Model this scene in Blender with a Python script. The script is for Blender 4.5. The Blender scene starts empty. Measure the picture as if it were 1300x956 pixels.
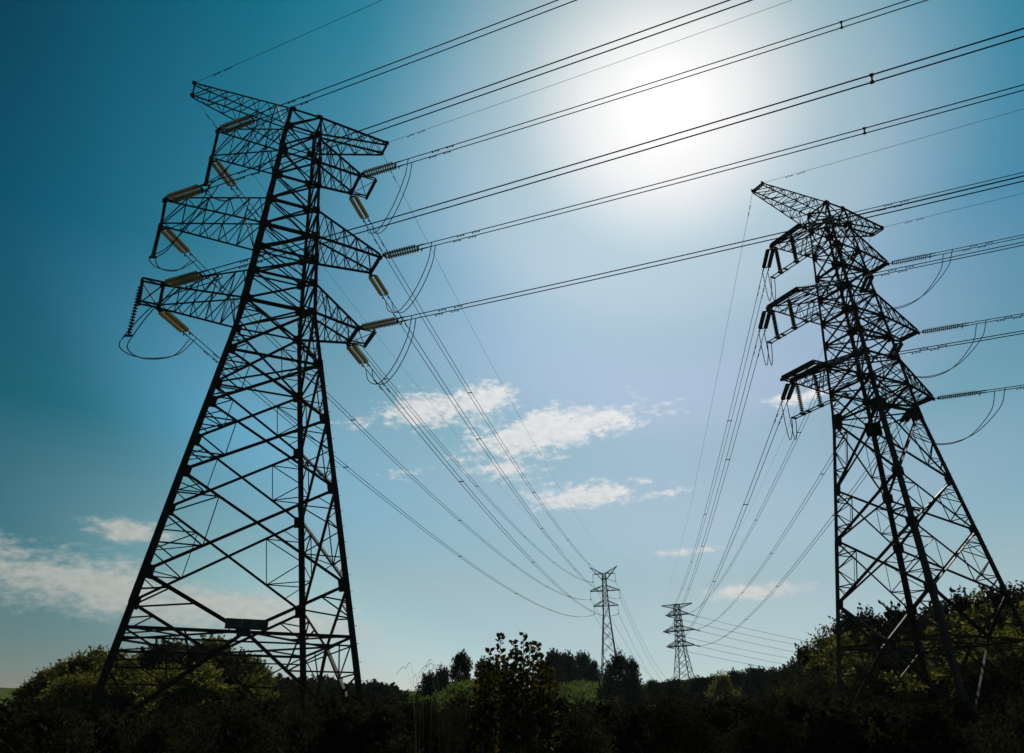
import bpy, math, random
import numpy as np
from mathutils import Vector, Matrix

random.seed(7)
R = math.radians
SC = bpy.context.scene
COL = SC.collection

# ------------------------------------------------------------------ camera
# fitted to the photograph: 1300 px wide, principal point at the middle of the 1300 x 867 picture
F_PX, PITCH, ROLL, EYE = 990.2, 27.409, -0.79, 1.6
cd = bpy.data.cameras.new('camera')
cam = bpy.data.objects.new('camera', cd)
COL.objects.link(cam)
cd.sensor_width = 36.0
cd.sensor_fit = 'HORIZONTAL'
cd.lens = F_PX / 1300 * 36.0
cd.shift_y = -(478.0 - 433.5) / 1300
cd.clip_start, cd.clip_end = 0.1, 6000
cam.matrix_world = (Matrix.Translation((0, 0, EYE)) @ Matrix.Rotation(R(90 + PITCH), 4, 'X')
                    @ Matrix.Rotation(R(ROLL), 4, 'Z'))
SC.camera = cam


def ray(px, py):
    """direction of a photograph pixel (1300 x 956) in the world"""
    d = Vector(((px - 650) / F_PX, -(py - 433.5) / F_PX, -1.0))
    return (cam.matrix_world.to_3x3() @ d).normalized()


def px_at(px, py, dist):
    """point on a pixel's ray at a horizontal distance from the camera"""
    d = ray(px, py)
    k = dist / math.hypot(d.x, d.y)
    return Vector((d.x * k, d.y * k, EYE + d.z * k))


# ------------------------------------------------------------------ sky and sun
SUN_AZ, SUN_EL = 14.9, 43.1
SUN_DIR = Vector((math.sin(R(SUN_AZ)) * math.cos(R(SUN_EL)), math.cos(R(SUN_AZ)) * math.cos(R(SUN_EL)), math.sin(R(SUN_EL))))
W = bpy.data.worlds.new('World')
SC.world = W
W.use_nodes = True
nt = W.node_tree
nt.nodes.clear()


def nd(t, **kw):
    n = nt.nodes.new(t)
    for k, v in kw.items():
        setattr(n, k, v)
    return n


def lk(a, b):
    nt.links.new(a, b)


def mth(op, a, b=None, c=None, clamp=False):
    n = nd('ShaderNodeMath', operation=op, use_clamp=clamp)
    for i, v in enumerate((a, b, c)):
        if v is None:
            continue
        if isinstance(v, (int, float)):
            n.inputs[i].default_value = v
        else:
            lk(v, n.inputs[i])
    return n.outputs[0]


def mixc(fac, a, b, blend='MIX'):
    n = nd('ShaderNodeMix', data_type='RGBA', blend_type=blend)
    for s, v in ((n.inputs[0], fac), (n.inputs[6], a), (n.inputs[7], b)):
        if isinstance(v, (int, float)):
            s.default_value = v
        elif isinstance(v, tuple):
            s.default_value = (*v, 1.0)
        else:
            lk(v, s)
    return n.outputs[2]


tc = nd('ShaderNodeTexCoord')
D = tc.outputs['Generated']
sky = nd('ShaderNodeTexSky', sky_type='NISHITA', sun_disc=False)
sky.sun_elevation, sky.sun_rotation = R(SUN_EL), R(SUN_AZ)
sky.air_density, sky.dust_density, sky.ozone_density, sky.altitude = 1.0, 0.6, 1.6, 50
vm = nd('ShaderNodeVectorMath', operation='DOT_PRODUCT')
lk(D, vm.inputs[0])
vm.inputs[1].default_value = SUN_DIR
theta = mth('MULTIPLY', mth('ARCCOSINE', mth('MINIMUM', vm.outputs['Value'], 1.0)), 180 / math.pi)   # degrees from the sun
sep = nd('ShaderNodeSeparateXYZ')
lk(D, sep.inputs[0])
el = mth('MULTIPLY', mth('ARCSINE', sep.outputs[2]), 180 / math.pi)
az = mth('MULTIPLY', mth('ARCTAN2', sep.outputs[0], sep.outputs[1]), 180 / math.pi)

# forward scattering: the clear sky pales towards the sun and towards the horizon (rows: elevation, columns: degrees from the sun)
SKY_EL = [2.0, 10.0, 20.0, 32.0, 48.0]
SKY_TH = [0.0, 3.0, 6.0, 10.0, 15.0, 20.0, 26.0, 32.0, 38.0, 44.0, 52.0, 70.0]
SKY_TINT = [
    [(0.354, 0.450, 0.471), (0.437, 0.520, 0.554), (0.579, 0.611, 0.652), (0.876, 0.743, 0.776), (1.417, 0.909, 0.916), (1.986, 1.029, 1.004), (1.812, 0.966, 0.943), (0.911, 0.704, 0.713), (0.508, 0.566, 0.651), (0.660, 0.600, 0.645), (0.413, 0.340, 0.310), (0.389, 0.317, 0.285)],
    [(0.477, 0.553, 0.554), (0.529, 0.595, 0.608), (0.590, 0.651, 0.678), (0.683, 0.721, 0.749), (0.892, 0.793, 0.790), (1.324, 0.926, 0.895), (1.129, 0.892, 0.849), (0.639, 0.666, 0.597), (0.582, 0.644, 0.549), (0.584, 0.732, 0.588), (0.168, 0.364, 0.322), (0.135, 0.322, 0.290)],
    [(0.633, 0.682, 0.659), (0.645, 0.686, 0.668), (0.646, 0.711, 0.714), (0.573, 0.722, 0.744), (0.580, 0.700, 0.684), (0.817, 0.809, 0.787), (0.427, 0.651, 0.586), (0.386, 0.673, 0.614), (0.305, 0.762, 0.732), (0.070, 0.408, 0.370), (0.034, 0.278, 0.260), (0.031, 0.269, 0.253)],
    [(0.819, 0.854, 0.806), (0.786, 0.809, 0.752), (0.797, 0.821, 0.779), (0.585, 0.735, 0.716), (0.595, 0.759, 0.735), (0.271, 0.600, 0.628), (0.101, 0.512, 0.555), (0.048, 0.520, 0.505), (0.018, 0.424, 0.423), (0.006, 0.283, 0.305), (0.006, 0.200, 0.208), (0.006, 0.194, 0.201)],
    [(1.044, 1.080, 1.007), (1.001, 1.042, 0.951), (0.953, 1.017, 0.915), (0.684, 0.873, 0.797), (0.408, 0.765, 0.746), (0.112, 0.626, 0.634), (0.024, 0.551, 0.537), (0.006, 0.440, 0.439), (0.006, 0.294, 0.309), (0.006, 0.152, 0.172), (0.006, 0.130, 0.150), (0.006, 0.130, 0.150)],
]


def ramp(stops, span, scale=1.0, smooth=True):
    n = nd('ShaderNodeValToRGB')
    n.color_ramp.interpolation = 'CARDINAL' if smooth else 'LINEAR'
    while len(n.color_ramp.elements) < len(stops):
        n.color_ramp.elements.new(0.5)
    for e, (t, c) in zip(n.color_ramp.elements, stops):
        e.position = t / span
        e.color = (c[0] / scale, c[1] / scale, c[2] / scale, 1)
    return n


tint = None
th_n = mth('DIVIDE', theta, 70.0, clamp=True)
for i, row in enumerate(SKY_TINT):
    r_ = ramp(list(zip(SKY_TH, row)), 70.0, 1.5)
    lk(th_n, r_.inputs[0])
    if tint is None:
        tint = r_.outputs[0]
    else:
        k_ = nd('ShaderNodeMapRange', interpolation_type='LINEAR')
        k_.inputs[1].default_value, k_.inputs[2].default_value = SKY_EL[i - 1], SKY_EL[i]
        lk(el, k_.inputs[0])
        tint = mixc(k_.outputs[0], tint, r_.outputs[0])
base = mixc(1.0, mixc(1.0, sky.outputs[0], tint, 'MULTIPLY'), (1.5, 1.5, 1.5), 'MULTIPLY')
# bright core of the aureole
g1 = mth('MULTIPLY', mth('POWER', 2.718, mth('MULTIPLY', mth('POWER', mth('DIVIDE', theta, 2.6), 1.2), -1.0)), 1.9)
glow = mixc(1.0, (1.0, 1.0, 1.0), g1, 'MULTIPLY')
skyc = mixc(1.0, base, glow, 'ADD')
# pale lobe painted into the sky about the view axis, like lens falloff
vv = nd('ShaderNodeVectorMath', operation='DOT_PRODUCT')
lk(D, vv.inputs[0])
vv.inputs[1].default_value = (-0.0504, 0.8847, 0.4635)
psi = mth('DIVIDE', mth('MULTIPLY', mth('ARCCOSINE', mth('MINIMUM', vv.outputs['Value'], 1.0)), 180 / math.pi), 14.5)
skyc = mixc(1.0, skyc, mixc(1.0, (1.188, 1.266, 1.321), mth('POWER', 2.718, mth('MULTIPLY', mth('MULTIPLY', psi, psi), -1.0)), 'MULTIPLY'), 'ADD')

# clouds: fair-weather patches fixed in the sky by azimuth and elevation
cx = nd('ShaderNodeCombineXYZ')
lk(az, cx.inputs[0])
lk(el, cx.inputs[1])
nz = nd('ShaderNodeTexNoise')
nz.inputs['Scale'].default_value = 1.0
nz.inputs['Detail'].default_value = 12
nz.inputs['Roughness'].default_value = 0.60
mp = nd('ShaderNodeMapping')
mp.inputs['Scale'].default_value = (0.30, 0.62, 1)
mp.inputs['Rotation'].default_value = (0, 0, R(-12))
lk(cx.outputs[0], mp.inputs[0])
lk(mp.outputs[0], nz.inputs['Vector'])
n_fine = nz.outputs[0]
nz2 = nd('ShaderNodeTexNoise')
nz2.inputs['Scale'].default_value = 1.0
nz2.inputs['Detail'].default_value = 9
nz2.inputs['Roughness'].default_value = 0.58
mp2 = nd('ShaderNodeMapping')
mp2.inputs['Scale'].default_value = (1.3, 2.6, 1)
mp2.inputs['Rotation'].default_value = (0, 0, R(-14))
lk(cx.outputs[0], mp2.inputs[0])
lk(mp2.outputs[0], nz2.inputs['Vector'])
# az, el, half width, half height, tilt (deg), strength, softness of the outline
CLOUDS = [(-5.3, 22.6, 6.2, 1.5, 8, 0.95), (-1.2, 23.6, 2.6, 0.8, 6, 0.7), (2.9, 20.8, 7.4, 1.9, 8, 1.2), (-0.6, 18.0, 2.8, 0.9, 0, 0.75),
          (5.2, 16.1, 4.9, 1.1, 2, 0.95), (11.0, 16.0, 2.6, 0.3, 4, 0.45), (-26.4, 12.6, 3.6, 0.8, -6, 0.75), (-27.0, 9.1, 14.0, 2.1, -8, 0.8),
          (-17.5, 8.0, 10.0, 1.7, -8, 0.9), (16.2, 9.0, 4.2, 0.62, 0, 0.85), (11.5, 11.9, 3.4, 0.28, 2, 0.6), (21.5, 21.6, 2.4, 0.5, 0, 0.8), (28.0, 23.2, 1.3, 0.3, 0, 0.4),
          (-8.5, 17.8, 1.9, 0.4, 5, 0.35)]
dens = None
for (a, e, wx, wy, tl, st) in CLOUDS:
    da, de = mth('SUBTRACT', az, a), mth('SUBTRACT', el, e)
    c, s = math.cos(R(tl)), math.sin(R(tl))
    k = math.cos(R(e))
    xx = mth('MULTIPLY', mth('ADD', mth('MULTIPLY', da, c * k), mth('MULTIPLY', de, s)), 1 / wx)
    yy = mth('MULTIPLY', mth('ADD', mth('MULTIPLY', da, -s * k), mth('MULTIPLY', de, c)), 1 / wy)
    rr = mth('ADD', mth('MULTIPLY', xx, xx), mth('MULTIPLY', yy, yy))
    m = mth('MULTIPLY', mth('SUBTRACT', 1.0, mth('SQRT', rr)), st)
    dens = m if dens is None else mth('MAXIMUM', dens, m)
dens = mth('MAXIMUM', dens, -1.2)
nmix = mth('ADD', mth('MULTIPLY', mth('SUBTRACT', n_fine, 0.5), 3.3), mth('MULTIPLY', mth('SUBTRACT', nz2.outputs[0], 0.5), 2.3))
nk = nd('ShaderNodeMapRange')
nk.inputs[1].default_value, nk.inputs[2].default_value, nk.inputs[3].default_value = 8.0, 17.0, 0.5
lk(el, nk.inputs[0])
cov = mth('ADD', mth('MULTIPLY', dens, 1.35), mth('MULTIPLY', nmix, nk.outputs[0]))
mr = nd('ShaderNodeMapRange', interpolation_type='SMOOTHSTEP')
mr.inputs['From Min'].default_value = -0.15
mr.inputs['From Max'].default_value = 1.0
lk(cov, mr.inputs[0])
cfac = mth('MULTIPLY', mr.outputs[0], 0.88)
# a cloud scatters sunlight on: bright towards the sun, dimmer in the haze away from it
cr = ramp([(0, (3.4, 3.4, 3.4)), (22, (2.65, 2.65, 2.62)), (30, (2.35, 2.35, 2.3)), (38, (1.85, 1.86, 1.78)), (46, (1.55, 1.60, 1.48)), (56, (1.30, 1.38, 1.26)), (70, (1.0, 1.08, 1.0))], 70.0, 4.0, False)
lk(th_n, cr.inputs[0])
ccol = mixc(1.0, mixc(1.0, cr.outputs[0], (12.0, 12.0, 12.0), 'MULTIPLY'), mth('ADD', 0.80, mth('MULTIPLY', nz2.outputs[0], 0.45)), 'MULTIPLY')
skyc = mixc(cfac, skyc, ccol)
bg = nd('ShaderNodeBackground')
bg.inputs[1].default_value = 0.1
lk(skyc, bg.inputs[0])
wo = nd('ShaderNodeOutputWorld')
lk(bg.outputs[0], wo.inputs[0])

sl = bpy.data.lights.new('sun', 'SUN')
sl.energy, sl.angle, sl.color = 3.2, R(0.53), (1.0, 0.93, 0.82)
so = bpy.data.objects.new('sun', sl)
so.rotation_euler = SUN_DIR.to_track_quat('Z', 'Y').to_euler()
so.location = (0, 0, 200)
COL.objects.link(so)
SC.view_settings.view_transform = 'Standard'
SC.view_settings.look = 'None'
SC.view_settings.exposure = 0.0
SC.view_settings.gamma = 1.0
SC.cycles.max_bounces = 6
SC.cycles.transparent_max_bounces = 8


# ------------------------------------------------------------------ materials
def material(name, color, rough=0.6, metal=0.0, var=0.0, noise=None, transl=None, spec=0.5, bump=None, leafvar=0.0):
    m = bpy.data.materials.new(name)
    m.use_nodes = True
    t = m.node_tree
    b = t.nodes['Principled BSDF']
    b.inputs['Roughness'].default_value = rough
    b.inputs['Metallic'].default_value = metal
    b.inputs['Specular IOR Level'].default_value = spec
    rgb = t.nodes.new('ShaderNodeRGB')
    rgb.outputs[0].default_value = (*color, 1)
    out = rgb.outputs[0]
    if noise:
        scale, col2, amount = noise
        tcn = t.nodes.new('ShaderNodeTexCoord')
        n = t.nodes.new('ShaderNodeTexNoise')
        n.inputs['Scale'].default_value = scale
        n.inputs['Detail'].default_value = 6
        t.links.new(tcn.outputs['Object'], n.inputs['Vector'])
        r = t.nodes.new('ShaderNodeMapRange')
        r.inputs[1].default_value, r.inputs[2].default_value = 0.4, 0.65
        r.inputs[4].default_value = amount
        t.links.new(n.outputs[0], r.inputs[0])
        mx = t.nodes.new('ShaderNodeMix')
        mx.data_type = 'RGBA'
        t.links.new(r.outputs[0], mx.inputs[0])
        t.links.new(out, mx.inputs[6])
        mx.inputs[7].default_value = (*col2, 1)
        out = mx.outputs[2]
        if bump:
            bp = t.nodes.new('ShaderNodeBump')
            bp.inputs['Strength'].default_value = bump
            t.links.new(n.outputs[0], bp.inputs['Height'])
            t.links.new(bp.outputs[0], b.inputs['Normal'])
    if var:
        oi = t.nodes.new('ShaderNodeObjectInfo')
        r = t.nodes.new('ShaderNodeMapRange')
        r.inputs[3].default_value, r.inputs[4].default_value = 1 - var, 1 + var
        t.links.new(oi.outputs['Random'], r.inputs[0])
        hs = t.nodes.new('ShaderNodeHueSaturation')
        t.links.new(r.outputs[0], hs.inputs['Value'])
        t.links.new(out, hs.inputs['Color'])
        out = hs.outputs[0]
    if leafvar:
        gi = t.nodes.new('ShaderNodeNewGeometry')
        r = t.nodes.new('ShaderNodeMapRange')
        r.inputs[3].default_value, r.inputs[4].default_value = 1 - leafvar, 1 + leafvar
        t.links.new(gi.outputs['Random Per Island'], r.inputs[0])
        hs = t.nodes.new('ShaderNodeHueSaturation')
        t.links.new(r.outputs[0], hs.inputs['Value'])
        t.links.new(out, hs.inputs['Color'])
        out = hs.outputs[0]
    t.links.new(out, b.inputs['Base Color'])
    if transl:
        amount, tint_ = transl
        tr = t.nodes.new('ShaderNodeBsdfTranslucent')
        mc = t.nodes.new('ShaderNodeMix')
        mc.data_type = 'RGBA'
        mc.blend_type = 'MULTIPLY'
        mc.inputs[0].default_value = 1
        t.links.new(out, mc.inputs[6])
        mc.inputs[7].default_value = (*tint_, 1)
        t.links.new(mc.outputs[2], tr.inputs[0])
        ms = t.nodes.new('ShaderNodeMixShader')
        ms.inputs[0].default_value = amount
        o = t.nodes['Material Output']
        t.links.new(b.outputs[0], ms.inputs[1])
        t.links.new(tr.outputs[0], ms.inputs[2])
        t.links.new(ms.outputs[0], o.inputs[0])
    return m


M = dict(
    steel=material('silhouette_dark_steel', (0.022, 0.012, 0.010), 0.6, 0.0, 0.35, (9.0, (0.055, 0.033, 0.024), 0.5), spec=0.2),  # backlit silhouette put into the near-black base; galvanised steel itself is lighter
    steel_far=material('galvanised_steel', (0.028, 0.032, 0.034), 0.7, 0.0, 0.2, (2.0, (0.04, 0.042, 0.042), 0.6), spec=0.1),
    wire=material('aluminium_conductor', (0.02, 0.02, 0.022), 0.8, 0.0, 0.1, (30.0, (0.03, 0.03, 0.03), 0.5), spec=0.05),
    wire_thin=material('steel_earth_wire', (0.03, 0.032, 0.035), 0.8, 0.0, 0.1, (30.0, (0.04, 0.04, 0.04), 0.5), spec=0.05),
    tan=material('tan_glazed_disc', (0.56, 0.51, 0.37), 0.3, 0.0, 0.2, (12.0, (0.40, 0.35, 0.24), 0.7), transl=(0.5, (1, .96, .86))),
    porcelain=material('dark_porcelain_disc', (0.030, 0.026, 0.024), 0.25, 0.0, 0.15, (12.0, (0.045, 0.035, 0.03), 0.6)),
    fitting=material('fitting_steel', (0.02, 0.02, 0.02), 0.7, 0.0, 0.2, (14.0, (0.035, 0.03, 0.025), 0.5), spec=0.1),
    tube=material('bare_aluminium_tube', (0.30, 0.29, 0.28), 0.5, 0.0, 0.1, (8.0, (0.3, 0.28, 0.26), 0.6)),
    board=material('sign_board_back', (0.022, 0.016, 0.018), 0.6, 0.0, 0.2, (6.0, (0.05, 0.045, 0.05), 0.6)),
    panel=material('sign_panel_slate', (0.020, 0.036, 0.044), 0.5, 0.0, 0.4, (7.0, (0.010, 0.014, 0.018), 0.8)),
    bark=material('bark', (0.07, 0.055, 0.04), 0.85, 0.0, 0.2, (8.0, (0.04, 0.03, 0.022), 0.8), bump=0.4),
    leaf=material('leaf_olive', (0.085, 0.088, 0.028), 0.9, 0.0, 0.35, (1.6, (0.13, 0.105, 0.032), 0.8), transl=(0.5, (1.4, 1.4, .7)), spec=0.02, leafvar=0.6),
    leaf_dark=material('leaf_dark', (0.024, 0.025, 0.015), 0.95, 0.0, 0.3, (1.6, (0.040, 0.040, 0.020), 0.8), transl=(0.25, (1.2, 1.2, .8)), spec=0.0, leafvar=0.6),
    leaf_near=material('leaf_broad', (0.036, 0.036, 0.014), 0.8, 0.0, 0.2, (3.0, (0.07, 0.055, 0.018), 0.8), transl=(0.3, (1.4, 1.3, .6)), spec=0.06, leafvar=0.5),
    blade=material('dry_grass_blade', (0.05, 0.030, 0.020), 0.8, 0.0, 0.3, (3.0, (0.04, 0.045, 0.02), 0.8), transl=(0.12, (1.2, 1.1, .8)), spec=0.05),
    grass=material('grass_green', (0.075, 0.10, 0.025), 0.7, 0.0, 0.2, (1.0, (0.11, 0.12, 0.04), 0.8), transl=(0.35, (1.3, 1.4, .7))),
    soil=material('scrubby_hillside', (0.055, 0.078, 0.022), 0.95, 0.0, 0.0, (0.22, (0.095, 0.11, 0.035), 1.0), bump=0.8, spec=0.0),
)


# ------------------------------------------------------------------ helpers
def tag(o, label=None, cat=None, group=None, kind=None):
    for k, v in (('label', label), ('category', cat), ('group', group), ('kind', kind)):
        if v:
            o[k] = v
    return o


def empty(name, loc=(0, 0, 0), mat=None):
    o = bpy.data.objects.new(name, None)
    o.empty_display_size = 0.5
    COL.objects.link(o)
    if mat is not None:
        o.matrix_world = mat
    else:
        o.location = loc
    return o


def link(name, me, parent=None, basis=None):
    o = bpy.data.objects.new(name, me)
    COL.objects.link(o)
    if basis is not None:
        o.matrix_basis = basis
    if parent is not None:
        o.parent = parent
    return o


class MB:
    """collects geometry for one mesh"""
    def __init__(s):
        s.v, s.f = [], []

    def add(s, v, f):
        n = len(s.v)
        s.v += [tuple(p) for p in v]
        s.f += [tuple(i + n for i in q) for q in f]

    def box(s, c, h, ax=None):
        c = Vector(c)
        X, Y, Z = ax if ax else (Vector((1, 0, 0)), Vector((0, 1, 0)), Vector((0, 0, 1)))
        vs = [c + X * (h[0] * i) + Y * (h[1] * j) + Z * (h[2] * k) for k in (-1, 1) for j in (-1, 1) for i in (-1, 1)]
        s.add(vs, [(0, 2, 3, 1), (4, 5, 7, 6), (0, 1, 5, 4), (2, 6, 7, 3), (0, 4, 6, 2), (1, 3, 7, 5)])

    def angle(s, p0, p1, w, ref, t=0.14):
        """an L-section bar"""
        p0, p1 = Vector(p0), Vector(p1)
        X, Y, Z = frame(p1 - p0, ref)
        sec = [(-.3, -.3), (.7, -.3), (.7, -.3 + t), (-.3 + t, -.3 + t), (-.3 + t, .7), (-.3, .7)]
        vs = [p + X * (a * w) + Y * (b * w) for p in (p0, p1) for a, b in sec]
        s.add(vs, [(i, (i + 1) % 6, (i + 1) % 6 + 6, i + 6) for i in range(6)] + [(5, 4, 3, 0), (3, 2, 1, 0), (6, 9, 10, 11), (6, 7, 8, 9)])

    def tube(s, pts, r, n=5):
        pts = [Vector(p) for p in pts]
        rings = []
        for i, p in enumerate(pts):
            d = pts[min(i + 1, len(pts) - 1)] - pts[max(i - 1, 0)]
            X, Y, Z = frame(d, (0, 0, 1) if abs(d.normalized().z) < .95 else (1, 0, 0))
            rr = r[i] if isinstance(r, (list, tuple)) else r
            rings.append([p + X * (math.cos(2 * math.pi * k / n) * rr) + Y * (math.sin(2 * math.pi * k / n) * rr) for k in range(n)])
        vs = [v for q in rings for v in q]
        f = [(i * n + k, i * n + (k + 1) % n, (i + 1) * n + (k + 1) % n, (i + 1) * n + k) for i in range(len(pts) - 1) for k in range(n)]
        f += [tuple(range(n))[::-1], tuple((len(pts) - 1) * n + k for k in range(n))]
        s.add(vs, f)

    def lathe(s, prof, n=8):
        """profile of (radius, z) round Z"""
        vs = [(r * math.cos(2 * math.pi * k / n), r * math.sin(2 * math.pi * k / n), z) for r, z in prof for k in range(n)]
        f = [(i * n + k, i * n + (k + 1) % n, (i + 1) * n + (k + 1) % n, (i + 1) * n + k) for i in range(len(prof) - 1) for k in range(n)]
        f += [tuple(range(n))[::-1], tuple((len(prof) - 1) * n + k for k in range(n))]
        s.add(vs, f)

    def mesh(s, name, mat, smooth=False):
        me = bpy.data.meshes.new(name)
        me.from_pydata(s.v, [], s.f)
        me.materials.append(mat)
        if smooth:
            me.polygons.foreach_set('use_smooth', [True] * len(me.polygons))
        me.update()
        return me

    def build(s, name, mat, parent=None, smooth=False):
        return link(name, s.mesh(name, mat, smooth), parent)


def frame(d, ref):
    Z = Vector(d).normalized()
    ref = Vector(ref)
    X = ref - Z * ref.dot(Z)
    if X.length < 1e-4:
        ref = Vector((1, .3, .2))
        X = ref - Z * ref.dot(Z)
    X.normalize()
    return X, Z.cross(X), Z


def unit_bar(mat):
    m = MB()
    m.angle((0, 0, 0), (0, 0, 1), 1.0, (1, 0, 0))
    return m.mesh('angle_bar', mat)


def unit_box(mat):
    m = MB()
    m.box((0, 0, 0), (.5, .5, .5))
    return m.mesh('plate', mat)


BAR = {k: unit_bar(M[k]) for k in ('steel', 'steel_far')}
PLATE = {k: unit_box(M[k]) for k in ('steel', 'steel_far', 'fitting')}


def bar(name, p0, p1, w, ref, parent, mat='steel'):
    p0, p1 = Vector(p0), Vector(p1)
    X, Y, Z = frame(p1 - p0, ref)
    L = (p1 - p0).length
    B = Matrix(((X.x * w, Y.x * w, Z.x * L, p0.x), (X.y * w, Y.y * w, Z.y * L, p0.y), (X.z * w, Y.z * w, Z.z * L, p0.z), (0, 0, 0, 1)))
    return link(name, BAR[mat], parent, B)


def plate(name, c, X, Y, sx, sy, t, parent, mat='steel'):
    X, Y = Vector(X).normalized(), Vector(Y)
    Y = (Y - X * Y.dot(X)).normalized()
    Z = X.cross(Y)
    c = Vector(c)
    B = Matrix(((X.x * sx, Y.x * sy, Z.x * t, c.x), (X.y * sx, Y.y * sy, Z.y * t, c.y), (X.z * sx, Y.z * sy, Z.z * t, c.z), (0, 0, 0, 1)))
    return link(name, PLATE[mat], parent, B)


def sstep(a, b, x):
    t = min(1, max(0, (x - a) / (b - a)))
    return t * t * (3 - 2 * t)


# ------------------------------------------------------------------ terrain
def ground(x, y):
    r = math.hypot(x, y)
    h = 21.5 * max(0, min(1, (r - 38) / 300)) ** 1.7 if y > 0 else 0
    h += 3.0 * math.exp(-(((x + 47) / 22) ** 2 + ((y - 104) / 24) ** 2))            # mound behind the signboard pylon
    h += 5.0 * sstep(30, 70, x) * sstep(66, 100, y) * (1 - 0.5 * sstep(140, 260, y))   # slope rising beyond the other pylon
    h += 6.6 * math.exp(-(((x + 5) / 11) ** 2 + ((y - 112) / 14) ** 2))             # grassy banks in the middle distance
    h += 7.0 * math.exp(-(((x - 13) / 15) ** 2 + ((y - 172) / 16) ** 2))
    h += 0.35 * math.sin(x * .13 + 1) * math.sin(y * .11) + 0.15 * math.sin(x * .41) * math.sin(y * .37 + 2)
    if r > 420:
        h *= max(0.2, 1 - (r - 420) / 900)
    return h


def build_terrain():
    xs = [-3000, -1800, -1000, -600, -400] + list(np.arange(-300, 301, 5.0)) + [400, 600, 1000, 1800, 3000]
    ys = [-3000, -1500, -600, -250] + list(np.arange(-60, 461, 5.0)) + [650, 900, 1400, 2200, 3500]
    nx = len(xs)
    v = [(x, y, ground(x, y)) for y in ys for x in xs]
    f = [(j * nx + i, j * nx + i + 1, (j + 1) * nx + i + 1, (j + 1) * nx + i) for j in range(len(ys) - 1) for i in range(nx - 1)]
    m = MB()
    m.v, m.f = v, f
    tag(m.build('terrain', M['soil'], smooth=True), 'green scrubby ground rising to low hills behind the pylons', 'ground', kind='structure')


build_terrain()


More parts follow.
